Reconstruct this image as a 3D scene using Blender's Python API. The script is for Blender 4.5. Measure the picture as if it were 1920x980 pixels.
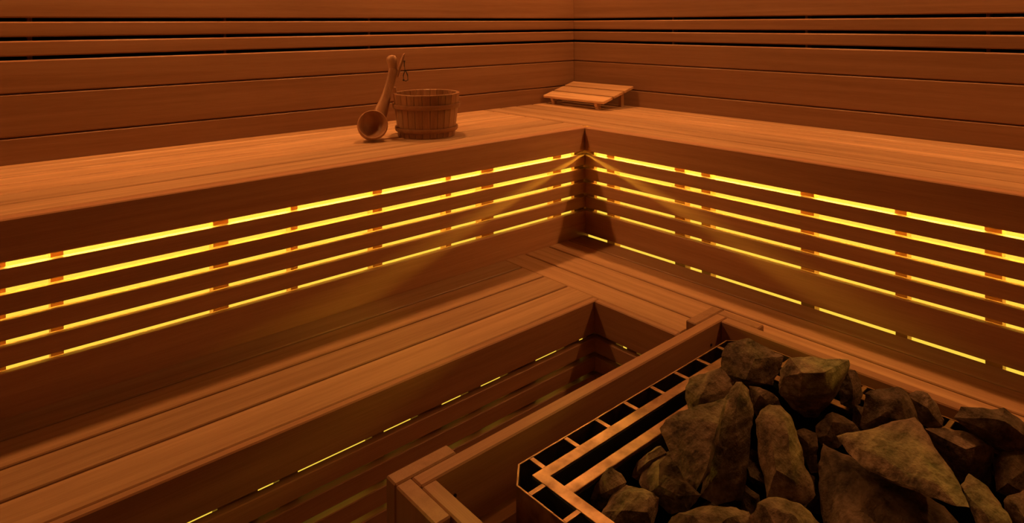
import bpy, bmesh, math, random
from mathutils import Vector, Matrix, noise

for o in list(bpy.data.objects):
    bpy.data.objects.remove(o, do_unlink=True)
scene = bpy.context.scene
C = scene.collection
random.seed(11)

# ------------------------------------------------------------------ camera
# metres; the wall corner is the origin, one wall runs along -x, the other along -y
FX = 1239.754                      # focal length in pixels of the 1920 x 980 frame
cam_data = bpy.data.cameras.new('camera')
cam_data.sensor_fit = 'HORIZONTAL'
cam_data.sensor_width = 36.0
cam_data.lens = FX * 36.0 / 1920.0
cam_data.shift_y = (43.476 - 490.0) / 1920.0
cam_data.clip_start = 0.02
cam = bpy.data.objects.new('camera', cam_data)
C.objects.link(cam)
yaw, roll = 0.8502, -0.0050
fw = Vector((math.cos(yaw), math.sin(yaw), 0))
rt = Vector((math.sin(yaw), -math.cos(yaw), 0))
up = Vector((0, 0, 1))
r2 = rt * math.cos(roll) + up * math.sin(roll)
u2 = up * math.cos(roll) - rt * math.sin(roll)
cam.matrix_world = Matrix(((r2.x, u2.x, -fw.x, -2.7793),
                           (r2.y, u2.y, -fw.y, -2.6223),
                           (r2.z, u2.z, -fw.z, 1.3401),
                           (0, 0, 0, 1)))
scene.camera = cam

# ------------------------------------------------------------------ world, exposure, light levels
world = bpy.data.worlds.new('world')
scene.world = world
world.use_nodes = True
world.node_tree.nodes['Background'].inputs[0].default_value = (0, 0, 0, 1)   # a closed room: no sky
world.node_tree.nodes['Background'].inputs[1].default_value = 0.0
vs = scene.view_settings
vs.view_transform = 'Standard'
vs.look = 'None'
vs.gamma = 1.0
vs.use_curve_mapping = False
vs.exposure = 0.0
LAMP_COLOR = (1.0, 0.405, 0.11)
DOWNLIGHT_DIM = 150.0              # the one beside the heater
DOWNLIGHT = 590.0                  # radiance of the downlight lenses
LED_COLOR = (1.0, 0.66, 0.06)
LED_PANEL = 1.0                   # backlit diffuser behind the slats
LED_STEP = 1.0                    # narrow diffuser inside the lower step
LED_TAPE = 225.0                   # bare tape behind the fascia

ZU, ZL = 0.90, 0.45                # bench tops
XW, YW, ZC = -3.30, -3.20, 2.15    # far ends of the room, ceiling


# ------------------------------------------------------------------ materials
def nodes(name):
    m = bpy.data.materials.new(name)
    m.use_nodes = True
    nt = m.node_tree
    b = nt.nodes['Principled BSDF']
    return m, nt, b


def wood(name, axis, light, dark, rough=0.45, vary=0.22, knots=False):
    """Fine straight grain along one axis of the piece, tone changing from piece to piece."""
    m, nt, b = nodes(name)
    N, L = nt.nodes, nt.links
    tc = N.new('ShaderNodeTexCoord')
    oi = N.new('ShaderNodeObjectInfo')
    off = N.new('ShaderNodeVectorMath'); off.operation = 'SCALE'
    one = N.new('ShaderNodeCombineXYZ')
    for i in range(3):
        one.inputs[i].default_value = (17.0, 31.0, 23.0)[i]
    L.new(one.outputs[0], off.inputs[0]); L.new(oi.outputs['Random'], off.inputs['Scale'])
    add = N.new('ShaderNodeVectorMath'); add.operation = 'ADD'
    L.new(tc.outputs['Object'], add.inputs[0]); L.new(off.outputs[0], add.inputs[1])

    def stretched(along, across):
        mp = N.new('ShaderNodeMapping')
        s = [across] * 3
        s[axis] = along
        mp.inputs['Scale'].default_value = s
        L.new(add.outputs[0], mp.inputs[0])
        return mp
    n1 = N.new('ShaderNodeTexNoise')
    n1.inputs['Scale'].default_value = 1.0
    n1.inputs['Detail'].default_value = 4.0
    n1.inputs['Distortion'].default_value = 0.4
    L.new(stretched(1.1, 42.0).outputs[0], n1.inputs['Vector'])
    n2 = N.new('ShaderNodeTexNoise')
    n2.inputs['Scale'].default_value = 1.0
    n2.inputs['Detail'].default_value = 3.0
    L.new(stretched(14.0, 420.0).outputs[0], n2.inputs['Vector'])
    n3 = N.new('ShaderNodeTexNoise')
    n3.inputs['Scale'].default_value = 1.0
    L.new(stretched(0.7, 6.0).outputs[0], n3.inputs['Vector'])
    a1 = N.new('ShaderNodeMath'); a1.operation = 'MULTIPLY_ADD'
    L.new(n1.outputs['Fac'], a1.inputs[0]); a1.inputs[1].default_value = 0.62
    m2 = N.new('ShaderNodeMath'); m2.operation = 'MULTIPLY'
    L.new(n2.outputs['Fac'], m2.inputs[0]); m2.inputs[1].default_value = 0.30
    L.new(m2.outputs[0], a1.inputs[2])
    a2 = N.new('ShaderNodeMath'); a2.operation = 'MULTIPLY_ADD'
    L.new(n3.outputs['Fac'], a2.inputs[0]); a2.inputs[1].default_value = 0.30
    L.new(a1.outputs[0], a2.inputs[2])
    ramp = N.new('ShaderNodeValToRGB')
    ramp.color_ramp.elements[0].position = 0.42
    ramp.color_ramp.elements[0].color = (*dark, 1)
    ramp.color_ramp.elements[1].position = 0.76
    ramp.color_ramp.elements[1].color = (*light, 1)
    L.new(a2.outputs[0], ramp.inputs[0])
    hsv = N.new('ShaderNodeHueSaturation')
    mr = N.new('ShaderNodeMapRange')
    mr.inputs['To Min'].default_value = 1.0 - vary
    mr.inputs['To Max'].default_value = 1.0 + vary * 0.6
    L.new(oi.outputs['Random'], mr.inputs['Value'])
    L.new(mr.outputs[0], hsv.inputs['Value'])
    L.new(ramp.outputs[0], hsv.inputs['Color'])
    L.new(hsv.outputs[0], b.inputs['Base Color'])
    b.inputs['Roughness'].default_value = rough
    b.inputs['Specular IOR Level'].default_value = 0.35
    bump = N.new('ShaderNodeBump')
    bump.inputs['Strength'].default_value = 0.12
    bump.inputs['Distance'].default_value = 0.002
    L.new(a2.outputs[0], bump.inputs['Height'])
    L.new(bump.outputs[0], b.inputs['Normal'])
    return m


W_LIGHT, W_DARK = (0.70, 0.45, 0.265), (0.34, 0.18, 0.085)
WX = wood('pale_wood_x', 0, W_LIGHT, W_DARK)
WY = wood('pale_wood_y', 1, W_LIGHT, W_DARK)
WZ = wood('pale_wood_z', 2, W_LIGHT, W_DARK)
PX = wood('wall_wood_x', 0, (0.27, 0.142, 0.078), (0.195, 0.092, 0.047), vary=0.10)
PY = wood('wall_wood_y', 1, (0.27, 0.142, 0.078), (0.195, 0.092, 0.047), vary=0.10)
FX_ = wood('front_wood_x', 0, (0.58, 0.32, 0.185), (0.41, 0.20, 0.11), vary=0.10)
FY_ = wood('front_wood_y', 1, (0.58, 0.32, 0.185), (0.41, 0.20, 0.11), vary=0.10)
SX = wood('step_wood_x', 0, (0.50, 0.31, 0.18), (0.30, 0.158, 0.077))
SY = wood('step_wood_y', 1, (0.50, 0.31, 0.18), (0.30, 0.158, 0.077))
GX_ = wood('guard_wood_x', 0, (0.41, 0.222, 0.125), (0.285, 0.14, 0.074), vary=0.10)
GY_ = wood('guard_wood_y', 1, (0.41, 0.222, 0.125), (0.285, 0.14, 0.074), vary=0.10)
PZ = wood('wall_wood_z', 2, (0.37, 0.205, 0.115), (0.26, 0.13, 0.068), vary=0.10)
LADLE = wood('ladle_wood', 2, (0.40, 0.215, 0.115), (0.26, 0.125, 0.062), rough=0.4, vary=0.0)
STAVE = wood('bucket_wood', 2, (0.40, 0.21, 0.11), (0.25, 0.12, 0.06), rough=0.3, vary=0.25)
HOOP = wood('hoop_wood', 0, (0.34, 0.17, 0.09), (0.22, 0.10, 0.05), rough=0.4, vary=0.1)


def plain(name, col, rough=0.6, metallic=0.0, noise_scale=None, dark=None, bump=0.0):
    m, nt, b = nodes(name)
    N, L = nt.nodes, nt.links
    b.inputs['Base Color'].default_value = (*col, 1)
    b.inputs['Roughness'].default_value = rough
    b.inputs['Metallic'].default_value = metallic
    if noise_scale:
        tc = N.new('ShaderNodeTexCoord')
        n = N.new('ShaderNodeTexNoise')
        n.inputs['Scale'].default_value = noise_scale
        n.inputs['Detail'].default_value = 6.0
        L.new(tc.outputs['Object'], n.inputs['Vector'])
        ramp = N.new('ShaderNodeValToRGB')
        ramp.color_ramp.elements[0].position = 0.35
        ramp.color_ramp.elements[0].color = (*(dark or col), 1)
        ramp.color_ramp.elements[1].position = 0.65
        ramp.color_ramp.elements[1].color = (*col, 1)
        L.new(n.outputs['Fac'], ramp.inputs[0])
        L.new(ramp.outputs[0], b.inputs['Base Color'])
        if bump:
            bp = N.new('ShaderNodeBump')
            bp.inputs['Strength'].default_value = bump
            bp.inputs['Distance'].default_value = 0.003
            L.new(n.outputs['Fac'], bp.inputs['Height'])
            L.new(bp.outputs[0], b.inputs['Normal'])
    return m


def emitter(name, col, strength):
    m, nt, b = nodes(name)
    b.inputs['Base Color'].default_value = (0.05, 0.045, 0.04, 1)
    b.inputs['Emission Color'].default_value = (*col, 1)
    b.inputs['Emission Strength'].default_value = strength
    return m


BACKING = plain('dark_backing_felt', (0.012, 0.009, 0.007), 0.95, noise_scale=60, dark=(0.006, 0.005, 0.004))
STEEL = plain('heat_stained_steel', (0.42, 0.27, 0.17), 0.36, 1.0, noise_scale=26, dark=(0.19, 0.11, 0.065), bump=0.15)
DARKSTEEL = plain('dark_steel', (0.025, 0.02, 0.018), 0.6, 0.7, noise_scale=30, dark=(0.012, 0.01, 0.009))
SCREW = plain('screw_steel', (0.08, 0.06, 0.05), 0.5, 0.9, noise_scale=80, dark=(0.05, 0.04, 0.03))
LEATHER = plain('dark_leather_cord', (0.035, 0.02, 0.012), 0.7, noise_scale=120, dark=(0.02, 0.012, 0.008))
FLOORM = plain('grey_brown_floor_tile', (0.16, 0.12, 0.09), 0.6, noise_scale=9, dark=(0.11, 0.085, 0.065))
LEDM = emitter('led_diffuser_glow', LED_COLOR, LED_PANEL)
LEDM_LOW = emitter('led_diffuser_glow_step', LED_COLOR, LED_STEP)
TAPEM = emitter('led_tape_glow', LED_COLOR, LED_TAPE)
BULB_DIM = emitter('dim_downlight_lens_glow', LAMP_COLOR, DOWNLIGHT_DIM)
BULB = emitter('downlight_lens_glow', LAMP_COLOR, DOWNLIGHT)


def stone_material():
    m, nt, b = nodes('split_peridotite_stone')
    N, L = nt.nodes, nt.links
    tc = N.new('ShaderNodeTexCoord')
    oi = N.new('ShaderNodeObjectInfo')
    n1 = N.new('ShaderNodeTexNoise')
    n1.inputs['Scale'].default_value = 16.0
    n1.inputs['Detail'].default_value = 8.0
    n1.inputs['Roughness'].default_value = 0.65
    L.new(tc.outputs['Object'], n1.inputs['Vector'])
    mp = N.new('ShaderNodeMapping')
    mp.inputs['Rotation'].default_value = (0.7, 0.4, 0.9)
    mp.inputs['Scale'].default_value = (14, 70, 70)
    L.new(tc.outputs['Object'], mp.inputs[0])
    n2 = N.new('ShaderNodeTexNoise')
    n2.inputs['Scale'].default_value = 1.0
    n2.inputs['Detail'].default_value = 5.0
    L.new(mp.outputs[0], n2.inputs['Vector'])
    n3 = N.new('ShaderNodeTexNoise')
    n3.inputs['Scale'].default_value = 160.0
    n3.inputs['Detail'].default_value = 3.0
    L.new(tc.outputs['Object'], n3.inputs['Vector'])
    mix = N.new('ShaderNodeMath'); mix.operation = 'MULTIPLY_ADD'
    L.new(n2.outputs['Fac'], mix.inputs[0]); mix.inputs[1].default_value = 0.55
    L.new(n1.outputs['Fac'], mix.inputs[2])
    mix2 = N.new('ShaderNodeMath'); mix2.operation = 'MULTIPLY_ADD'
    L.new(n3.outputs['Fac'], mix2.inputs[0]); mix2.inputs[1].default_value = 0.18
    L.new(mix.outputs[0], mix2.inputs[2])
    ramp = N.new('ShaderNodeValToRGB')
    ramp.color_ramp.elements[0].position = 0.68
    ramp.color_ramp.elements[0].color = (0.042, 0.028, 0.019, 1)
    ramp.color_ramp.elements[1].position = 1.0
    ramp.color_ramp.elements[1].color = (0.235, 0.168, 0.118, 1)
    L.new(mix2.outputs[0], ramp.inputs[0])
    hsv = N.new('ShaderNodeHueSaturation')
    mr = N.new('ShaderNodeMapRange')
    mr.inputs['To Min'].default_value = 0.75
    mr.inputs['To Max'].default_value = 1.2
    L.new(oi.outputs['Random'], mr.inputs['Value'])
    L.new(mr.outputs[0], hsv.inputs['Value'])
    L.new(ramp.outputs[0], hsv.inputs['Color'])
    L.new(hsv.outputs[0], b.inputs['Base Color'])
    b.inputs['Roughness'].default_value = 0.85
    b.inputs['Specular IOR Level'].default_value = 0.25
    bp = N.new('ShaderNodeBump')
    bp.inputs['Strength'].default_value = 0.9
    bp.inputs['Distance'].default_value = 0.012
    L.new(mix2.outputs[0], bp.inputs['Height'])
    L.new(bp.outputs[0], b.inputs['Normal'])
    return m


STONEM = stone_material()

# ------------------------------------------------------------------ builders
_cache = {}


def box_mesh(dx, dy, dz, mat, bevel):
    key = (round(dx, 4), round(dy, 4), round(dz, 4), mat.name, bevel)
    if key in _cache:
        return _cache[key]
    bm = bmesh.new()
    bmesh.ops.create_cube(bm, size=1.0)
    bmesh.ops.scale(bm, vec=(dx, dy, dz), verts=bm.verts)
    if bevel:
        bmesh.ops.bevel(bm, geom=list(bm.edges), offset=min(bevel, 0.3 * min(dx, dy, dz)), segments=1, affect='EDGES', profile=0.5)
    me = bpy.data.meshes.new('board')
    bm.to_mesh(me)
    bm.free()
    me.materials.append(mat)
    _cache[key] = me
    return me


def pworld(parent):
    v = Vector((0, 0, 0))
    while parent is not None:
        v += parent.location
        parent = parent.parent
    return v


def box(name, x, y, z, mat, parent=None, bevel=0.0015):
    x0, x1 = sorted(x); y0, y1 = sorted(y); z0, z1 = sorted(z)
    me = box_mesh(x1 - x0, y1 - y0, z1 - z0, mat, bevel)
    o = bpy.data.objects.new(name, me)
    C.objects.link(o)
    o.parent = parent
    o.location = Vector(((x0 + x1) / 2, (y0 + y1) / 2, (z0 + z1) / 2)) - pworld(parent)
    return o


def mesh_obj(name, bm, mat, parent=None, loc=(0, 0, 0), smooth=None):
    """bm in coordinates relative to loc (world)."""
    me = bpy.data.meshes.new(name)
    bm.to_mesh(me)
    bm.free()
    me.materials.append(mat)
    if smooth is not None:
        for p in me.polygons:
            p.use_smooth = True
        me.set_sharp_from_angle(angle=math.radians(smooth))
    o = bpy.data.objects.new(name, me)
    C.objects.link(o)
    o.parent = parent
    o.location = Vector(loc) - pworld(parent)
    return o


def tag(o, label, cat, group=None):
    o['label'] = label
    o['category'] = cat
    if group:
        o['group'] = group
    return o


def struct(o):
    o['kind'] = 'structure'
    return o


def thing(name, loc, label, cat, group=None):
    o = bpy.data.objects.new(name, None)
    o.empty_display_size = 0.1
    C.objects.link(o)
    o.location = loc
    return tag(o, label, cat, group)


def bm_box(bm, x, y, z):
    x0, x1 = sorted(x); y0, y1 = sorted(y); z0, z1 = sorted(z)
    r = bmesh.ops.create_cube(bm, size=1.0)
    bmesh.ops.scale(bm, vec=(x1 - x0, y1 - y0, z1 - z0), verts=r['verts'])
    bmesh.ops.translate(bm, vec=((x0 + x1) / 2, (y0 + y1) / 2, (z0 + z1) / 2), verts=r['verts'])
    return r['verts']


def bm_tube(bm, pts, rads, seg=10, flat=1.0, ref=Vector((0, 0, 1))):
    """Tube through points; flat < 1 squeezes it along ref."""
    pts = [Vector(p) for p in pts]
    rings = []
    for i, p in enumerate(pts):
        t = (pts[min(i + 1, len(pts) - 1)] - pts[max(i - 1, 0)]).normalized()
        a = ref.cross(t)
        if a.length < 1e-4:
            a = Vector((1, 0, 0)).cross(t)
        a.normalize()
        b = t.cross(a).normalized()
        r = rads[i] if isinstance(rads, (list, tuple)) else rads
        rings.append([bm.verts.new(p + a * r * math.cos(2 * math.pi * k / seg) + b * r * flat * math.sin(2 * math.pi * k / seg)) for k in range(seg)])
    for A, B in zip(rings, rings[1:]):
        for k in range(seg):
            bm.faces.new((A[k], A[(k + 1) % seg], B[(k + 1) % seg], B[k]))
    bm.faces.new(rings[0][::-1])
    bm.faces.new(rings[-1])


# ------------------------------------------------------------------ the room
struct(box('floor', (XW, 0.12), (YW, 0.12), (-0.10, 0.0), FLOORM, bevel=0))
struct(box('ceiling', (XW - .12, 0.12), (YW - .12, 0.12), (ZC, ZC + 0.1), PX, bevel=0))
struct(box('wall_front', (XW, 0.0), (YW - 0.12, YW), (0, ZC), PX, bevel=0))
struct(box('wall_back', (XW - 0.12, XW), (YW - .12, 0.12), (0, ZC), PY, bevel=0))
wl = struct(box('wall_left', (XW, 0.12), (0.055, 0.12), (0, ZC), BACKING, bevel=0))
wr = struct(box('wall_right', (0.055, 0.12), (YW, 0.055), (0, ZC), BACKING, bevel=0))
GAP = 0.0125
edges = [(0.0, 0.0837, 0), (0.0837, 0.2232, 0), (0.2232, 0.3358, GAP), (0.3358, 0.3975, GAP), (0.3975, 0.4590, GAP),
         (0.4590, 0.600, 0), (0.600, 0.740, 0), (0.740, 0.880, 0), (0.880, 1.02, 0), (1.02, 1.16, 0), (1.16, 1.25, 0)]
prev = 0
for k, (a, b, g) in enumerate(edges):
    z0 = ZU + a + (prev / 2 if prev else 0.0012)
    z1 = ZU + b - (g / 2 if g else 0.0012)
    if k == 0:
        z0 = 0.002
    box('board', (XW + .001, -0.0005), (0.0, 0.020), (z0, z1), PX, wl, bevel=0.0045)
    box('board', (0.0, 0.020), (YW + .001, 0.020), (z0, z1), PY, wr, bevel=0.0045)
    prev = g
zs = (ZU + 0.30, ZU + 0.50)
for x, w in ((-2.54, 0.014), (-1.93, 0.010), (-1.31, 0.012)):
    box('batten', (x - w / 2, x + w / 2), (0.0203, 0.0545), zs, PX, wl)
for y, w in ((-0.66, 0.012), (-1.334, 0.012), (-1.978, 0.012)):
    box('batten', (0.0203, 0.0545), (y - w / 2, y + w / 2), zs, PY, wr)


# ------------------------------------------------------------------ benches
def front(root, run, face, ends, top, bottom, fascia, fthick, studs, foot_gap, full=True):
    """Slatted lit front of a bench. run 'U' runs along x with its face at y = face, 'V' along y at x = face."""
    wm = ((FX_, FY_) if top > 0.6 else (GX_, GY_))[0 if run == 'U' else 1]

    def b(name, along, depth, z, mat, bevel=0.002):
        d = (face + depth[0], face + depth[1])
        return box(name, along, d, z, mat, root, bevel) if run == 'U' else box(name, d, along, z, mat, root, bevel)
    b('fascia', ends, (0, fthick), (top - fascia, top), wm, 0.003)
    pitch, gap = 0.0592, 0.0146
    z = top - fascia
    n = 0
    while True:
        z -= gap
        h = pitch - gap
        n += 1
        if n == 5 or z - h - gap - 0.03 < bottom:
            b('skirting', ends, (0.0, 0.022), (bottom + foot_gap - (0.034 if full and foot_gap < .001 else 0), z), wm)
            break
        b('slat', ends, (0.0, 0.022), (z - h, z), wm)
        z -= h
    for a0, a1 in studs:
        b('stud', (a0, a1), (0.040, 0.075), (bottom + (-0.06 if foot_gap > .001 else 0.012), top - fascia - 0.001 if fthick > .03 else top - 0.035), wm, 0)
    corner = {'U': (ends[1] - .0635, ends[1] - 0.004), 'V': (ends[1] - .031, ends[1] + 0.035)}[run]
    if not full:
        corner = (corner[0] + (.03 if run == 'U' else .015), corner[1])
    b('corner_stud', corner, (0.0225, 0.040), (bottom + 0.012, top - 0.05), wm, 0)
    pe = (ends[0] + .004, ends[1] + (.105 if run == 'U' else .130))
    zp = (bottom - (0.07 if foot_gap > .001 else -0.004), top - 0.05) if full else (top - 0.240, top - 0.135)
    p = b('light_panel', pe, (0.132, 0.138), zp, LEDM if full else LEDM_LOW, 0)
    p['label'] = 'glowing yellow diffuser behind the slats'
    if not full:
        return
    t = b('led_tape', pe, (0.108, 0.112), (top - fascia + .0165, top - fascia + .0235), TAPEM, 0)
    t['label'] = 'thin yellow light strip'


def planks(root, run, ends, cuts, z, gap=0.006, thick=0.026):
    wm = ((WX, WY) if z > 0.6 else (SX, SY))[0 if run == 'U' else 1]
    for a, b in zip(cuts, cuts[1:]):
        d = (a - gap / 2, b + gap / 2)
        if run == 'U':
            box('plank', ends, d, (z - thick, z), wm, root, 0.0025)
        else:
            box('plank', d, ends, (z - thick, z), wm, root, 0.0025)


UL, UR, LL, LR = -0.7309, -0.7146, -1.2012, -1.1874
# upper bench that carries the bucket
ub1 = thing('sauna_bench', (-2.0, -0.4, 0), 'upper slatted bench carrying the bucket and ladle, lit yellow through its front', 'bench', 'sauna benches')
planks(ub1, 'U', (XW + .003, -0.6765), [0.001, -0.089, -0.2045, -0.325, -0.4475, -0.5705, UL + 0.038], ZU, 0.012)
front(ub1, 'U', UL, (XW + .003, UR + 0.022), ZU, ZL, 0.098, 0.0375,
      [(-2.69, -2.652), (-2.566, -2.54), (-2.193, -2.152), (-1.971, -1.950), (-1.695, -1.660), (-1.402, -1.379), (-1.240, -1.181), (-0.863, -0.816)], 0.0005)
# upper bench that carries the slatted headrest
ub2 = thing('sauna_bench', (-0.4, -1.6, 0), 'upper slatted bench carrying the slatted headrest, lit yellow through its front', 'bench', 'sauna benches')
planks(ub2, 'V', (YW + .003, -0.001), [0.001, -0.112, -0.224, -0.336, -0.448, -0.560, UR + 0.0405], ZU, 0.012)
front(ub2, 'V', UR, (YW + .003, UL - 0.001), ZU, ZL, 0.098, 0.0375,
      [(-0.858, -0.818), (-1.195, -1.151), (-1.303, -1.266), (-1.675, -1.632), (-1.941, -1.910), (-2.166, -2.128), (-2.5, -2.46)], 0.0036)
# lower bench along the bucket side
lb1 = thing('sauna_bench', (-2.2, -0.97, 0), 'lower step bench below the bucket, running free past the heater guard', 'bench', 'sauna benches')
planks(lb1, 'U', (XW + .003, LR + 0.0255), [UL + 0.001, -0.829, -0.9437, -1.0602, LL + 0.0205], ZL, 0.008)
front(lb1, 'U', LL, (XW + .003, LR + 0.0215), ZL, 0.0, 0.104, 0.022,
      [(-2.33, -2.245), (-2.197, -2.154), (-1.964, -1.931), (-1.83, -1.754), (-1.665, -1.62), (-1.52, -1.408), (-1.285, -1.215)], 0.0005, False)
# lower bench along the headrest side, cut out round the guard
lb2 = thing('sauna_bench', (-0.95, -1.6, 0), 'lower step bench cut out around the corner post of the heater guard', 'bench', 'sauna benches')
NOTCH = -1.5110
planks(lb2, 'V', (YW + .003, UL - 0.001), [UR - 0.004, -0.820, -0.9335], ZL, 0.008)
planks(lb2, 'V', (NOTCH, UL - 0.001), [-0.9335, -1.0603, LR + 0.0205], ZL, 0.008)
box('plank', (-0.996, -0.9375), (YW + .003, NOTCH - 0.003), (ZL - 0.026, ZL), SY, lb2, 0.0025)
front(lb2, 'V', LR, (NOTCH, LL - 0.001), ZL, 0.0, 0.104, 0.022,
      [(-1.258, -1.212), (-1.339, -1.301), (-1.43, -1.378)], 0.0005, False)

# ------------------------------------------------------------------ ceiling downlights over the benches (above the frame)
def downlight(x, y, label, mat=None):
    root = thing('ceiling_downlight', (x, y, ZC), label, 'lamp', 'ceiling downlights over the upper benches')
    bm = bmesh.new()
    seg = 32
    prof = [(0.040, -0.0005), (0.055, -0.0005), (0.054, -0.008), (0.045, -0.014), (0.040, -0.014)]
    R_ = [[bm.verts.new((r * math.cos(2 * math.pi * k / seg), r * math.sin(2 * math.pi * k / seg), z)) for r, z in prof] for k in range(seg)]
    for k in range(seg):
        A, B = R_[k], R_[(k + 1) % seg]
        for j in range(5):
            bm.faces.new((A[j], A[(j + 1) % 5], B[(j + 1) % 5], B[j]))
    bmesh.ops.recalc_face_normals(bm, faces=bm.faces)
    mesh_obj('trim_ring', bm, SCREW, root, root.location, smooth=30)
    bm = bmesh.new()
    bmesh.ops.create_cone(bm, cap_ends=True, segments=24, radius1=.0385, radius2=.0385, depth=.002)
    mesh_obj('lens', bm, mat or BULB, root, (x, y, ZC - .0025))


downlight(-0.27, -0.27, 'round ceiling downlight above the wall corner and headrest')
for t, n in ((-1.22, 'first'), (-2.08, 'second'), (-2.94, 'third')):
    downlight(t, -0.25, n + ' round downlight from the wall corner above the bucket bench')
    downlight(-0.25, t, n + ' round downlight from the wall corner above the headrest bench')
downlight(-2.95, -2.85, 'dim round downlight over the room corner beside the heater', BULB_DIM)

# ------------------------------------------------------------------ heater guard
ZG = 0.480
GX0, GX1, GY0, GY1 = -2.132, -1.002, -2.565, -1.514
T = 0.034
hg = thing('heater_guard', ((GX0 + GX1) / 2, (GY0 + GY1) / 2, 0), 'square wooden guard rail around the stone heater', 'guard')
for sx in (0, 1):
    for sy in (0, 1):
        ex = GX1 if sx else GX0
        ey = GY1 if sy else GY0
        dx = -1 if sx else 1
        dy = -1 if sy else 1
        post = box('post', (ex, ex + dx * 0.142), (ey, ey + dy * T), (0.001, ZG), PZ, hg, 0.003)
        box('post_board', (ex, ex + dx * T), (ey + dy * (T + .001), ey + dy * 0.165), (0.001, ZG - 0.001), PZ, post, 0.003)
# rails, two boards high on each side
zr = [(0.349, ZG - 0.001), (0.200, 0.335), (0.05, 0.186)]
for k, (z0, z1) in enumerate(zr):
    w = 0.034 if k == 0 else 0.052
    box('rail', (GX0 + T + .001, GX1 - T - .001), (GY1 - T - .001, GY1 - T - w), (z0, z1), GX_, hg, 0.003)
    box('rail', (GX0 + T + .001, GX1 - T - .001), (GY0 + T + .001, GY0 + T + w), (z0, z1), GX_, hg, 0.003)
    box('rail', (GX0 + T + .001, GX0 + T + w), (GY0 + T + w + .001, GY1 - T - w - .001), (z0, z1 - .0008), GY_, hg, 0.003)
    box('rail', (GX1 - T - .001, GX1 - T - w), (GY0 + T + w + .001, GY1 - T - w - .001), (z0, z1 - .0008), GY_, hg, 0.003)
for (sx_, sy_, sz_) in ((-2.02, GY1 - T - .036, 0.425), (-1.12, GY1 - T - .036, 0.425)):
    bm = bmesh.new()
    bmesh.ops.create_cone(bm, cap_ends=True, segments=10, radius1=.004, radius2=.004, depth=.003)
    bmesh.ops.rotate(bm, verts=bm.verts, matrix=Matrix.Rotation(math.pi / 2, 3, 'X'))
    mesh_obj('screw', bm, SCREW, hg, (sx_, sy_ + .0016, sz_))

# ------------------------------------------------------------------ heater
HX0, HX1, HY0, HY1 = -1.964, -1.124, -2.420, -1.657
ZH = 0.480
CH = 0.042
heater = thing('sauna_heater', ((HX0 + HX1) / 2, (HY0 + HY1) / 2, 0), 'steel sauna heater with a slotted rim, heaped with dark stones', 'heater')


def octa(inset, ch):
    x0, x1, y0, y1 = HX0 + inset, HX1 - inset, HY0 + inset, HY1 - inset
    return [(x0 + ch, y1), (x1 - ch, y1), (x1, y1 - ch), (x1, y0 + ch), (x1 - ch, y0), (x0 + ch, y0), (x0, y0 + ch), (x0, y1 - ch)]


def ring(name, po, pi, z0, z1, mat, parent):
    bm = bmesh.new()
    c = heater.location
    n = len(po)
    R_ = [[bm.verts.new((x - c.x, y - c.y, z)) for x, y in P] for P, z in ((po, z0), (po, z1), (pi, z1), (pi, z0))]
    for a in range(4):
        A, B = R_[a], R_[(a + 1) % 4]
        for i in range(n):
            bm.faces.new((A[i], A[(i + 1) % n], B[(i + 1) % n], B[i]))
    bmesh.ops.recalc_face_normals(bm, faces=bm.faces)
    bmesh.ops.bevel(bm, geom=[e for e in bm.edges if e.calc_face_angle(0) > 1.2], offset=0.0006, segments=1, affect='EDGES')
    return mesh_obj(name, bm, mat, parent, c)


def rect(i):
    x0, x1, y0, y1 = HX0 + i, HX1 - i, HY0 + i, HY1 - i
    return [(x0, y1), (x1, y1), (x1, y0), (x0, y0)]


ring('outer_casing', octa(0, CH), octa(0.0035, CH - .0015), 0.06, ZH, STEEL, heater)
ring('inner_rim', rect(0.041), rect(0.066), ZH - 0.004, ZH, STEEL, heater)
ring('inner_casing', rect(0.041), rect(0.044), 0.08, ZH - 0.0045, DARKSTEEL, heater)
ring('rim_flange', rect(0.0625), rect(0.066), ZH - 0.05, ZH - 0.0045, DARKSTEEL, heater)
box('basket_bar', (HX0 + .067, HX1 - .118), (HY1 - .092, HY1 - .117), (ZH - .018, ZH - .010), STEEL, heater, 0.001)
box('basket_bar', (HX1 - .117, HX1 - .092), (HY0 + .067, HY1 - .092), (ZH - .018, ZH - .010), STEEL, heater, 0.001)
wall_in = [(HX0 + .070, HY1 - .114), (HX1 - .114, HY1 - .114), (HX1 - .114, HY0 + .070), (HX0 + .070, HY0 + .070)]
wall_in2 = [(HX0 + .073, HY1 - .117), (HX1 - .117, HY1 - .117), (HX1 - .117, HY0 + .073), (HX0 + .073, HY0 + .073)]
ring('basket_wall', wall_in, wall_in2, 0.14, ZH - 0.0185, DARKSTEEL, heater)
box('floor_plate', (HX0 + .074, HX1 - .118), (HY0 + .074, HY1 - .118), (0.14, 0.15), DARKSTEEL, heater, 0)
box('bottom_plate', (HX0 + .045, HX1 - .045), (HY0 + .045, HY1 - .045), (0.08, 0.09), DARKSTEEL, heater, 0)
for i in range(8):
    f = -1.8898 + i * (1.8898 - 1.2136) / 7
    for yy in (HY1, HY0):
        s = -1 if yy == HY1 else 1
        box('bridge', (f - .005, f + .005), (yy + s * .004, yy + s * .0408), (ZH - .005, ZH - 0.0005), STEEL, heater, 0.0006)
    g = HY1 - 0.075 - i * 0.0885
    for xx in (HX0, HX1):
        s = 1 if xx == HX0 else -1
        box('bridge', (xx + s * .004, xx + s * .0408), (g - .005, g + .005), (ZH - .005, ZH - 0.0005), STEEL, heater, 0.0006)
for xx in (HX0 + .1, HX1 - .1):
    for yy in (HY0 + .1, HY1 - .1):
        box('leg', (xx - .02, xx + .02), (yy - .02, yy + .02), (0.0, 0.08), DARKSTEEL, heater)

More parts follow.
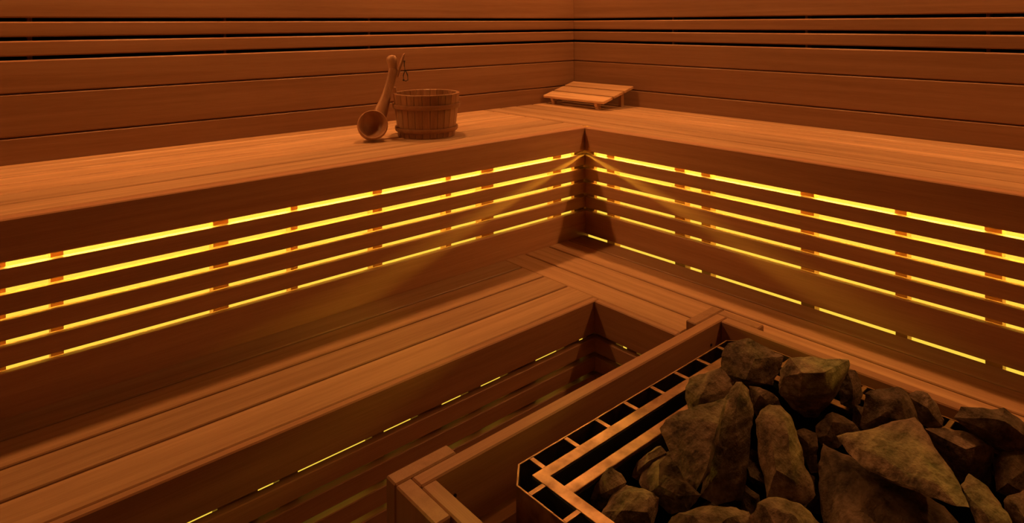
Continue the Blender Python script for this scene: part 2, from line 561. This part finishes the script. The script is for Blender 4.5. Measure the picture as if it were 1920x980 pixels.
# ------------------------------------------------------------------ heater stones
STONES = [
    ((-1.328, -1.818, 0.532), [(-71, 36, 32), (-44, 36, 55), (3, 7, 56), (29, -33, 41), (38, -62, 29), (21, -63, 2), (-8, -59, -22), (-57, -21, -20), (-79, 4, -27), (-89, 24, 1), (-42, -35, 41), (-87, -35, 9), (-70, 11, 36), (-9, -54, 22), (-19, 55, 4), (41, 27, 28), (77, -30, 1), (37, -28, -44), (-26, 28, -48), (54, 71, -34), (77, 46, -12), (107, 15, -33), (82, 16, -60), (35, 45, -57)]),
    ((-1.466, -1.783, 0.504), [(-51, 21, 20), (-17, 31, 27), (11, 6, 37), (43, -14, 41), (53, -43, 21), (33, -49, 13), (-10, -42, -1), (-44, -28, -13), (-68, -24, -10), (-72, -3, -12), (-64, 11, 4), (-12, -18, 35), (-58, -23, 18), (-24, 31, 5), (37, 22, 15), (73, -20, 1), (10, -25, -12), (-29, -2, -28), (-35, 23, -10), (25, 44, -22), (55, 34, -12), (65, 1, -13), (47, 10, -33), (16, 20, -38), (16, 37, -30)]),
    ((-1.638, -1.869, 0.520), [(-53, 44, 12), (-37, 43, 23), (-2, 36, 28), (29, 10, 26), (51, -8, 37), (92, -13, 40), (28, -41, 12), (-51, -67, -20), (-105, -72, -29), (-84, 1, -11), (4, -48, 33), (-77, -76, 0), (-35, 10, 23), (-29, 50, -1), (25, 49, 5), (67, 8, 16), (50, -19, -8), (-65, -45, -46), (19, 55, -27), (39, 46, -14), (69, 25, -11), (66, 13, -31), (0, 0, -58)]),
    ((-1.511, -1.878, 0.466), [(-13, 19, 67), (38, 14, 96), (41, 2, 101), (52, -11, 85), (26, -32, 61), (-6, -43, 13), (-48, -59, -19), (-93, -73, -55), (-127, -41, -60), (-146, -14, -50), (-85, 3, -1), (-8, -18, 92), (-45, -33, 53), (-108, -35, -4), (26, 38, 32), (81, 28, 57), (64, -4, 24), (0, -28, -46), (-72, -13, -82), (-24, 33, -37), (76, 59, -25), (110, 52, -10), (107, 37, -34), (74, 25, -83), (32, 37, -108), (49, 57, -69)]),
    ((-1.537, -2.000, 0.507), [(-29, 39, 51), (0, 44, 62), (22, 39, 68), (30, 18, 70), (37, 1, 54), (12, -19, 37), (-4, -32, 21), (-35, -72, -9), (-51, -83, -18), (-83, -78, -24), (-109, -57, -25), (-125, -33, -16), (-76, 7, 12), (-43, 4, 61), (-29, -25, 53), (-101, -38, 27), (-87, -66, 15), (16, 55, 16), (63, 55, 30), (77, 23, 17), (48, -3, -17), (1, -51, -48), (-56, -30, -50), (-18, 31, -22), (73, 64, -34), (107, 67, -30), (109, 44, -33), (89, 27, -51), (77, 5, -83), (36, 16, -81), (51, 49, -56)]),
    ((-1.323, -1.965, 0.542), [(-89, 38, 0), (-79, 38, 45), (-64, 22, 72), (-22, -6, 73), (41, -58, 63), (37, -61, 54), (28, -53, 30), (18, -47, -9), (-5, -32, -35), (-30, -15, -54), (-46, 1, -55), (-67, 22, -34), (-101, 23, 45), (-97, -20, 68), (-63, -49, 68), (-36, -59, 22), (-101, -16, 17), (-32, 55, -26), (-3, 44, 34), (78, -32, 32), (67, -28, 3), (43, -6, -57), (3, 20, -72), (55, 67, -57), (70, 58, -18), (111, 9, -15), (112, 14, -37), (93, 25, -71), (78, 46, -86)]),
    ((-1.214, -2.003, 0.506), [(-9, 9, 49), (6, -4, 46), (8, -15, 24), (-3, -26, 2), (-15, -25, -17), (-40, -12, -19), (-54, 3, -12), (-35, 17, 7), (-33, -14, 25), (-46, -19, 5), (19, 18, 28), (27, -5, 10), (9, -13, -26), (-19, 13, -26), (48, 25, -3), (60, 14, -17), (56, 12, -43), (22, 21, -33)]),
    ((-1.363, -2.027, 0.489), [(-49, 21, 17), (-19, 15, 34), (-1, 6, 37), (14, -12, 29), (11, -34, 20), (18, -44, 6), (2, -32, -6), (-38, -20, -12), (-52, 0, -16), (-60, 12, 1), (-35, -11, 35), (-58, -8, 15), (-9, 32, -5), (31, 18, 13), (41, -17, -1), (14, -22, -13), (-28, 7, -24), (27, 32, -22), (57, 26, -15), (56, 2, -19), (55, 6, -36), (24, 21, -39)]),
    ((-1.438, -2.173, 0.537), [(-47, 91, 13), (-8, 78, 10), (49, 43, 14), (83, 22, 14), (133, 15, 14), (47, -41, 8), (13, -84, 6), (-83, -132, 17), (-98, -118, 19), (-91, -61, 12), (-99, -23, 7), (-92, 31, 8), (-71, 66, 5), (63, 7, 25), (-39, 19, 22), (-77, -86, 26), (-63, 37, 19), (-23, 83, 1), (66, 44, -2), (142, 21, -5), (39, -65, -12), (-51, -94, -5), (-60, -12, -10), (-34, 66, -13), (31, 63, -28), (77, 36, -25), (116, 21, -24), (60, -29, -30), (3, -49, -25), (1, 3, -30), (12, 48, -28)]),
    ((-1.267, -2.095, 0.522), [(-33, 33, 33), (-13, 16, 43), (14, -13, 48), (32, -26, 38), (34, -37, 17), (18, -54, -14), (-8, -38, -23), (-44, -10, -21), (-73, 14, -22), (-76, 27, -18), (-52, 19, 15), (-43, 5, 39), (-20, -32, 41), (-69, -9, 17), (-34, -47, 9), (5, 40, 10), (55, 3, 19), (64, -20, -5), (13, -26, -31), (-41, 20, -32), (-3, 32, -11), (36, 36, -13), (63, 13, -6), (70, -1, -21), (57, 1, -46), (14, 25, -41), (33, 31, -26)]),
    ((-1.158, -2.133, 0.495), [(-34, 28, 34), (-11, 16, 41), (-5, -5, 40), (7, -17, 18), (0, -37, -5), (-11, -37, -16), (-33, -16, -18), (-49, -3, -11), (-37, 17, 10), (-37, -15, 25), (-36, -30, 8), (-11, 30, 19), (29, 6, 18), (20, -26, -15), (0, -5, -31), (-1, 24, -8), (42, 33, -14), (45, 11, -4), (56, -3, -32), (44, 10, -42), (24, 22, -18)]),
    ((-1.195, -2.270, 0.536), [(-86, 51, 30), (-64, 45, 45), (-36, 20, 43), (-28, 6, 41), (-3, -11, 44), (10, -27, 32), (14, -43, 19), (28, -62, -6), (12, -60, -29), (-17, -29, -21), (-46, -7, -21), (-55, 5, -5), (-71, 28, 10), (-74, 1, 45), (-62, -26, 47), (-81, -11, 26), (-32, -48, 20), (-21, 57, -1), (1, 25, 21), (30, -2, 21), (46, -30, 0), (62, -42, -51), (15, 6, -47), (-24, 33, -11), (35, 45, -25), (57, 27, -16), (85, 13, -21), (94, -4, -34), (100, -12, -63), (55, 14, -51), (58, 36, -43)]),
    ((-1.246, -2.228, 0.481), [(-83, 45, 66), (-48, 21, 65), (-14, -11, 49), (6, -27, 49), (16, -46, 26), (15, -48, -3), (4, -45, -43), (-26, -24, -40), (-42, -4, -33), (-50, 13, -12), (-71, 37, 22), (-68, 4, 60), (-79, -22, 57), (-35, -40, 56), (-75, -24, 23), (-37, 48, 38), (34, 2, 16), (56, -30, -1), (41, -30, -59), (1, 6, -50), (-15, 45, -8), (58, 50, -23), (82, 16, -25), (98, -2, -37), (94, -1, -76), (77, 23, -75), (56, 43, -42)]),
    ((-1.222, -2.302, 0.474), [(-34, 24, 31), (-1, 18, 37), (35, 4, 35), (45, -20, 34), (15, -36, 17), (-55, -45, -5), (-80, -19, -2), (-91, -1, -1), (-96, 9, 3), (-49, -4, 45), (-43, -27, 39), (-97, -10, 30), (16, 30, 2), (64, 10, 11), (71, -20, -17), (-35, -9, -21), (-32, 19, -27), (87, 34, -42), (101, 18, -28), (89, -3, -36), (49, 8, -53), (39, 23, -49)]),
    ((-1.451, -2.309, 0.529), [(-7, 35, 17), (31, 31, 21), (39, 23, 16), (17, 7, 20), (14, -19, 8), (-33, -45, 13), (-49, -57, 4), (-97, -39, 9), (-76, -9, 6), (-51, 11, 16), (-35, 17, 22), (-68, -18, 25), (-11, 6, 23), (23, 37, -3), (63, 26, -4), (40, -10, -11), (-8, -42, -19), (-45, -3, -7), (55, 31, -28), (80, 25, -29), (54, 0, -25), (43, -15, -41), (20, 8, -34)]),
    ((-1.400, -2.346, 0.512), [(-30, 16, 22), (-20, 14, 29), (0, 5, 27), (12, -12, 37), (6, -26, 10), (-25, -24, -20), (-45, -7, -19), (-31, 6, -3), (-37, -2, 31), (-52, -16, 24), (6, 20, 0), (34, 11, 4), (40, -16, -12), (-15, -1, -31), (34, 18, -18), (41, 10, -11), (51, -4, -24), (33, 8, -45)]),
    ((-1.447, -2.131, 0.444), [(-46, 83, 40), (-2, 95, 61), (0, 76, 55), (7, 48, 42), (19, 4, 30), (15, -52, 26), (38, -106, 20), (33, -136, 6), (-26, -147, 1), (-125, -81, 1), (-198, 6, 1), (-103, 55, 20), (-35, 56, 59), (-72, -29, 60), (-173, -32, 46), (-95, -88, 47), (4, 89, 5), (67, 91, 4), (78, 25, -14), (97, -72, -25), (40, -110, -42), (-120, 26, -38), (89, 84, -55), (108, 78, -43), (122, 41, -59), (151, -14, -76), (110, -41, -83), (17, 50, -88)]),
    ((-1.793, -1.770, 0.434), [(-51, 3, -4), (-19, 6, 12), (-3, -2, 41), (8, -8, 42), (21, -21, 26), (18, -34, 19), (-4, -34, 2), (-36, -22, -15), (-43, 0, -15), (-21, -12, 44), (-35, -35, 27), (-31, 14, -15), (11, 10, 23), (41, 1, 2), (22, -8, -21), (-23, 12, -25), (5, 29, -31), (41, 35, -17), (49, 21, -21), (38, 15, -35), (12, 29, -39)]),
    ((-1.794, -1.839, 0.436), [(-67, 26, 6), (-16, 35, 12), (13, 29, 22), (16, 17, 25), (34, -20, 20), (39, -30, 12), (10, -45, 2), (-16, -57, -2), (-52, -30, -4), (-73, -5, 2), (-11, 2, 31), (-1, -33, 30), (-53, -13, 25), (-21, -48, 24), (-41, 37, -12), (27, 38, 4), (51, 0, -3), (23, -27, -12), (-21, -7, -26), (-1, 42, -30), (42, 43, -22), (63, 26, -32), (43, 7, -34), (10, 14, -38)]),
    ((-1.690, -1.837, 0.428), [(-49, 29, 10), (-10, 39, 26), (12, 32, 39), (32, 16, 41), (23, -5, 26), (16, -42, 10), (17, -68, 6), (-23, -66, -6), (-51, -49, -9), (-55, -19, -4), (-66, 0, 6), (-18, 4, 45), (-57, -24, 36), (-39, -59, 25), (-18, 42, -12), (31, 42, 17), (38, 8, 7), (35, -45, -12), (-25, -30, -24), (-24, 24, -23), (22, 48, -35), (59, 53, -23), (63, 33, -29), (57, -2, -38), (18, 5, -43), (14, 34, -37)]),
    ((-1.774, -1.992, 0.479), [(-76, 44, 13), (-56, 29, 31), (-33, 15, 35), (-1, -12, 40), (27, -32, 33), (39, -47, 27), (31, -63, 11), (12, -63, -10), (-43, -22, -14), (-86, 27, -7), (-54, 1, 40), (-16, -41, 42), (-64, -36, 36), (-38, 56, -13), (3, 33, 4), (59, -6, -1), (67, -31, -24), (-14, -5, -33), (15, 58, -40), (34, 40, -26), (70, 18, -31), (83, 7, -51), (41, 28, -63)]),
    ((-1.709, -2.083, 0.503), [(-54, 30, 16), (-39, 23, 36), (-12, 17, 36), (6, -4, 35), (17, -26, 29), (36, -51, 6), (18, -66, -7), (-33, -30, -19), (-66, 16, -16), (-45, 4, 42), (-28, -32, 40), (-67, -30, 29), (-28, 35, -1), (8, 23, 17), (45, -8, 2), (54, -40, -35), (-30, 28, -35), (20, 38, -28), (44, 33, -20), (71, 16, -32), (67, -8, -48), (15, 32, -47)]),
    ((-1.442, -2.005, 0.473), [(-32, 14, 43), (-11, 2, 44), (10, -12, 32), (-10, -26, 18), (-17, -22, 2), (-20, -33, -24), (-37, -23, -24), (-36, -7, 8), (-33, 7, 16), (-31, -15, 30), (-6, 21, 23), (28, -1, 15), (4, -10, -11), (-2, -6, -41), (1, 19, -6), (38, 32, -13), (47, 12, -11), (44, 12, -34), (36, 13, -49), (26, 23, -20)]),
    ((-1.390, -1.879, 0.495), [(-27, 18, 38), (-12, -2, 40), (1, -26, 26), (9, -39, 1), (-25, -27, -3), (-43, -12, -18), (-51, -2, -1), (-31, -12, 31), (-25, -27, 18), (5, 30, 15), (36, -4, 1), (17, -3, -26), (-17, 13, -18), (34, 34, -10), (52, 13, -19), (45, 16, -37), (32, 30, -37)]),
    ((-1.243, -2.036, 0.469), [(-25, 6, 33), (-4, -10, 30), (-1, -26, 21), (-21, -21, 1), (-39, -6, -13), (-41, 9, -2), (-33, -12, 19), (20, 21, 6), (22, -14, 5), (-11, 3, -24), (50, 27, -19), (56, 8, -21), (28, 16, -35)]),
    ((-1.684, -1.789, 0.440), [(-49, 4, -6), (-29, 6, 14), (-12, -7, 35), (16, -20, 39), (16, -34, 33), (-15, -30, 5), (-39, -16, -13), (-28, -20, 27), (-27, 15, -17), (19, 16, 7), (36, -12, 11), (-18, -2, -24), (18, 35, -38), (34, 26, -14), (46, 10, -12), (30, 30, -48)]),
]
STONE_LABELS = [
    'ridged stone at the rear corner of the heap, beside the rim chamfer',
    'flat-faced stone hanging over the slotted rim below the rear corner stone',
    'leaf-shaped slab leaning outward over the basket bar',
    'tall dark stone standing behind the leaf-shaped slab',
    'tall rounded stone with two cracks across its middle',
    'big square-cut block with a flat top and an overhanging lip',
    'small crumbly stone tucked beside the big square-cut block',
    'smooth brown stone wedged below the big square-cut block',
    'long triangular slab with fine grain and a sharp tip',
    'rough stone with hollows above the long triangular slab',
    'dark knobbly stone behind the hollowed stone, near the rim',
    'wide stone with a bright ridge lying out over the guard side rim',
    'stone with a pale flat top and a dark face beside the triangular slab',
    'pale rounded stone with a slanting crack next to the dark-faced stone',
    'narrow wedge stone with a bright edge at the tip of the triangular slab',
    'dark stone wedged below the pale cracked stone',
    'largest stone, coarse grained, lying under the long triangular slab',
    'small pointed dark stone deep in the basket beside the basket bar',
    'flat-topped stone in the basket with a notch at its edge',
    'brown stone under the leaf-shaped slab, deep in the basket',
    'broad reddish stone below the tall dark stone',
    'rounded reddish stone at the foot of the tall cracked stone',
    'small jagged stone between the tall cracked stone and the brown wedged stone',
    'small rounded stone behind the head of the tall cracked stone',
    'thin splinter stone below the small crumbly stone',
    'small dark stone between the basket bar and the brown deep stone',
]


def stone(loc, pts, seed, cuts=4, rough=0.005):
    bm = bmesh.new()
    for p in pts:
        bm.verts.new((p[0] / 1000, p[1] / 1000, p[2] / 1000))
    r = bmesh.ops.convex_hull(bm, input=list(bm.verts))
    bmesh.ops.delete(bm, geom=[v for v in bm.verts if not v.link_faces], context='VERTS')
    for _ in range(cuts):
        long_e = [e for e in bm.edges if e.calc_length() > 0.009]
        if not long_e:
            break
        bmesh.ops.subdivide_edges(bm, edges=long_e, cuts=1, use_grid_fill=True)
        bmesh.ops.triangulate(bm, faces=[f for f in bm.faces if len(f.verts) > 3])
    bm.normal_update()
    off = Vector((seed * 3.7, seed * 1.9, seed * 7.3))
    disp = []
    for v in bm.verts:
        q = v.co + off
        a = noise.noise(q * 22) * 1.0 + noise.noise(q * 60) * 0.45
        st = abs(noise.noise(Vector((q.x * 18, q.y * 18, q.z * 90))))      # split layers
        disp.append(v.normal * rough * (a - 0.7 * st))
    for v, d in zip(bm.verts, disp):
        v.co += d
    bmesh.ops.recalc_face_normals(bm, faces=bm.faces)
    return mesh_obj('heater_stone', bm, STONEM, None, loc, smooth=28)


for i, (loc, pts) in enumerate(STONES):
    o = stone(loc, pts, i + 1)
    tag(o, STONE_LABELS[i], 'stone', 'stones heaped in the heater')
# the layer below, glimpsed in the dark between the stones on top
rng = random.Random(5)
k = 0
for gx in range(5):
    for gy in range(5):
        x = HX0 + 0.19 + gx * 0.115 + rng.uniform(-.012, .012)
        y = HY1 - 0.19 - gy * 0.103 + rng.uniform(-.012, .012)
        pts = []
        for _ in range(16):
            v = Vector((rng.gauss(0, 1), rng.gauss(0, 1), rng.gauss(0, 1))).normalized()
            pts.append((v.x * rng.uniform(45, 58), v.y * rng.uniform(45, 58), v.z * rng.uniform(38, 50)))
        o = stone((x, y, 0.285 + rng.uniform(-.015, .012)), pts, 60 + k, cuts=2, rough=0.004)
        tag(o, 'dark stone in the lower layer, glimpsed between the heaped stones', 'stone', 'stones of the lower layer in the heater')
        k += 1

# ------------------------------------------------------------------ bucket
BC = Vector((-1.306, -0.428, ZU))
bucket = thing('sauna_bucket', BC, 'round wooden stave bucket with two wooden hoops', 'bucket')
RB, RT, BH = 0.112, 0.131, 0.168
NS = 26
EAR = math.atan2(0.66, -0.751)
for k in range(NS):
    a0 = EAR + 2 * math.pi * (k - 0.5) / NS + 0.004
    a1 = EAR + 2 * math.pi * (k + 0.5) / NS - 0.004
    ear = k == 0
    h = BH + (0.022 if ear else 0.0)
    bm = bmesh.new()
    grid = []
    for (zz, t) in ((0.0, 0.0), (h, h / BH)):
        ro = RB + (RT - RB) * t
        row = []
        for rr in (ro, ro - 0.013):
            for a in (a0, (a0 + a1) / 2, a1):
                am = (a0 + a1) / 2
                aa = am + (a - am) * (0.55 if ear and zz > 0 else 1.0)
                row.append(bm.verts.new((rr * math.cos(aa), rr * math.sin(aa), zz)))
        grid.append(row)
    lo, hi = grid
    loop = [0, 1, 2, 5, 4, 3]
    for i in range(6):
        p, q = loop[i], loop[(i + 1) % 6]
        bm.faces.new((lo[p], lo[q], hi[q], hi[p]))
    for row in (lo, hi):
        bm.faces.new((row[0], row[1], row[4], row[3]))
        bm.faces.new((row[1], row[2], row[5], row[4]))
    bmesh.ops.recalc_face_normals(bm, faces=bm.faces)
    bmesh.ops.bevel(bm, geom=[e for e in bm.edges if e.calc_face_angle(0) > 1.0], offset=0.0012, segments=1, affect='EDGES')
    mesh_obj('stave', bm, STAVE, bucket, BC)
bm = bmesh.new()
bmesh.ops.create_cone(bm, cap_ends=True, segments=40, radius1=RB - .0125, radius2=RB - .0115, depth=.012)
mesh_obj('base', bm, STAVE, bucket, BC + Vector((0, 0, .018)))


def hoop(z, w, th):
    bm = bmesh.new()
    seg = 64
    prof = [(0.0, -w / 2), (th * .8, -w / 2), (th, -w / 4), (th, w / 4), (th * .8, w / 2), (0.0, w / 2)]
    R0 = RB + (RT - RB) * z / BH + 0.0004
    rings_ = []
    for i in range(seg):
        a = 2 * math.pi * i / seg
        rings_.append([bm.verts.new(((R0 + p + (RT - RB) / BH * q) * math.cos(a), (R0 + p + (RT - RB) / BH * q) * math.sin(a), z + q)) for p, q in prof])
    for i in range(seg):
        A, B = rings_[i], rings_[(i + 1) % seg]
        for j in range(6):
            bm.faces.new((A[j], A[(j + 1) % 6], B[(j + 1) % 6], B[j]))
    bmesh.ops.recalc_face_normals(bm, faces=bm.faces)
    h_ = mesh_obj('hoop', bm, HOOP, bucket, BC, smooth=40)
    # the overlapped, pegged end of the wooden hoop
    a = EAR - 0.35
    Rr = R0 + th
    bm = bmesh.new()
    bm_tube(bm, [(Rr * math.cos(a + t), Rr * math.sin(a + t), z + w * .05 + zz) for t, zz in ((-.2, .004), (-.07, .001), (.07, -.001), (.2, -.006))], [.003, .006, .006, .003], 8)
    mesh_obj('lap', bm, HOOP, h_, BC, smooth=50)


hoop(0.120, 0.017, 0.008)
hoop(0.030, 0.015, 0.008)
# ------------------------------------------------------------------ ladle
LB = Vector((-1.5359, -0.3871 - 0.02, ZU))
view = Vector((-1.24, -2.2, 0.35)).normalized()
ladle = thing('sauna_ladle', LB, 'wooden ladle with a forked handle leaning against the bucket', 'ladle')
cup_c = LB + Vector((0, 0, 0.056))
axis_n = (Vector((-0.35, -0.85, 0.42))).normalized()          # the bowl opens towards the room
# bowl: a turned cup
e1 = axis_n.cross(Vector((0, 0, 1))).normalized()
e2 = e1.cross(axis_n).normalized()
prof = [(0.0, -0.046), (0.022, -0.043), (0.040, -0.031), (0.052, -0.012), (0.057, 0.010), (0.056, 0.022), (0.053, 0.0245),
        (0.050, 0.021), (0.048, 0.012), (0.043, 0.001), (0.033, -0.010), (0.018, -0.017), (0.0, -0.019)]
bm = bmesh.new()
seg = 32
rows = []
for r_, h_ in prof:
    if r_ == 0:
        rows.append([bm.verts.new(axis_n * h_)])
    else:
        rows.append([bm.verts.new(axis_n * h_ + (e1 * math.cos(2 * math.pi * k / seg) + e2 * math.sin(2 * math.pi * k / seg)) * r_) for k in range(seg)])
for A, B in zip(rows, rows[1:]):
    for k in range(seg):
        k2 = (k + 1) % seg
        if len(A) == 1:
            bm.faces.new((A[0], B[k], B[k2]))
        elif len(B) == 1:
            bm.faces.new((A[k], A[k2], B[0]))
        else:
            bm.faces.new((A[k], A[k2], B[k2], B[k]))
bmesh.ops.recalc_face_normals(bm, faces=bm.faces)
mesh_obj('bowl', bm, LADLE, ladle, cup_c, smooth=60)
hs = cup_c + Vector((0.040, 0.014, 0.036))
fork = Vector((-1.418, -0.368, ZU + 0.262))
bm = bmesh.new()
pts = [hs.lerp(fork, t) + Vector((0.0, 0.0, -0.010 * math.sin(math.pi * t))) for t in (0, .12, .3, .5, .7, .88, 1.0)]
bm_tube(bm, [p - cup_c for p in pts], [.028, .0265, .022, .018, .0175, .0185, .020], 14, 0.5, Vector((0.35, 0.85, 0.0)))
mesh_obj('handle', bm, LADLE, ladle, cup_c, smooth=60)
tl = Vector((-1.424, -0.358, ZU + 0.312))
bm = bmesh.new()
bm_tube(bm, [p - cup_c for p in (fork + Vector((-.004, 0, -.012)), fork.lerp(tl, .35), fork.lerp(tl, .75), tl, tl + (tl - fork) * .10)], [.014, .019, .021, .017, .006], 14, 0.55, Vector((0.35, 0.85, 0.0)))
mesh_obj('handle_lobe', bm, LADLE, ladle, cup_c, smooth=60)
tp = Vector((-1.3842, -0.3872, ZU + 0.3174))
bm = bmesh.new()
fb = fork + Vector((.010, -.006, -.03))
bm_tube(bm, [p - cup_c for p in (fb, fb.lerp(tp, .4), fb.lerp(tp, .75), tp, tp + Vector((.004, -.003, .006)))], [.010, .0085, .0085, .007, .003], 10, 0.8)
mesh_obj('handle_prong', bm, LADLE, ladle, cup_c, smooth=60)
# leather loop tied to the prong
kn = fb.lerp(tp, .72) + Vector((.004, -.012, .0))
ex_ = Vector((0.751, -0.66, 0))
loop_pts = [kn, kn + Vector((0, 0, -.018)), kn + ex_ * .003 + Vector((0, 0, -.036)), kn + ex_ * -.004 + Vector((0, 0, -.056)), kn + ex_ * -.003 + Vector((0, 0, -.074)),
            kn + ex_ * .006 + Vector((0, 0, -.078)), kn + ex_ * .014 + Vector((0, 0, -.074)), kn + ex_ * .013 + Vector((0, 0, -.056)), kn + ex_ * .004 + Vector((0, 0, -.034))]
bm = bmesh.new()
bm_tube(bm, [p - cup_c for p in loop_pts], .0021, 6)
for q in (loop_pts[2], loop_pts[4], kn):
    r_ = bmesh.ops.create_icosphere(bm, subdivisions=1, radius=.0045)
    bmesh.ops.translate(bm, vec=q - cup_c, verts=r_['verts'])
mesh_obj('cord_loop', bm, LEATHER, ladle, cup_c, smooth=60)

# ------------------------------------------------------------------ headrest
# three slats sloping up to the wall on two wedge-shaped bearers
hx0, hx1 = -0.272, -0.030
hz0, hz1 = ZU + 0.030, ZU + 0.092
hy0, hy1 = -0.450, -0.022
hr = thing('sauna_headrest', ((hx0 + hx1) / 2, (hy0 + hy1) / 2, ZU), 'sloping slatted wooden headrest lying in the wall corner', 'headrest')
sl = math.atan2(hz1 - hz0, hx1 - hx0)
ln = math.hypot(hx1 - hx0, hz1 - hz0)
n = 3
gap = 0.011
w = (ln - gap * (n - 1)) / n
for k in range(n):
    t = (k * (w + gap) + w / 2) / ln
    cx_, cz_ = hx0 + (hx1 - hx0) * t, hz0 + (hz1 - hz0) * t + 0.010
    o = box('slat', (cx_ - w / 2, cx_ + w / 2), (hy0, hy1), (cz_ - .007, cz_ + .007), WY, hr, 0.002)
    o.rotation_euler.y = -sl
zr0, zr1 = hz0 - 0.009, hz1 - 0.009
for y in (hy0 + .060, hy1 - .055):
    o = box('bearer', ((hx0 + hx1) / 2 - ln / 2 + .012, (hx0 + hx1) / 2 + ln / 2 - .012), (y - .010, y + .010), ((zr0 + zr1) / 2 - .0085, (zr0 + zr1) / 2 + .0085), WX, hr)
    o.rotation_euler.y = -sl
    box('foot', (hx0 + .020, hx0 + .042), (y - .0105, y + .0105), (ZU, ZU + .020), WZ, hr)
    box('foot', (hx1 - .040, hx1 - .018), (y - .0105, y + .0105), (ZU, ZU + .074), WZ, hr)
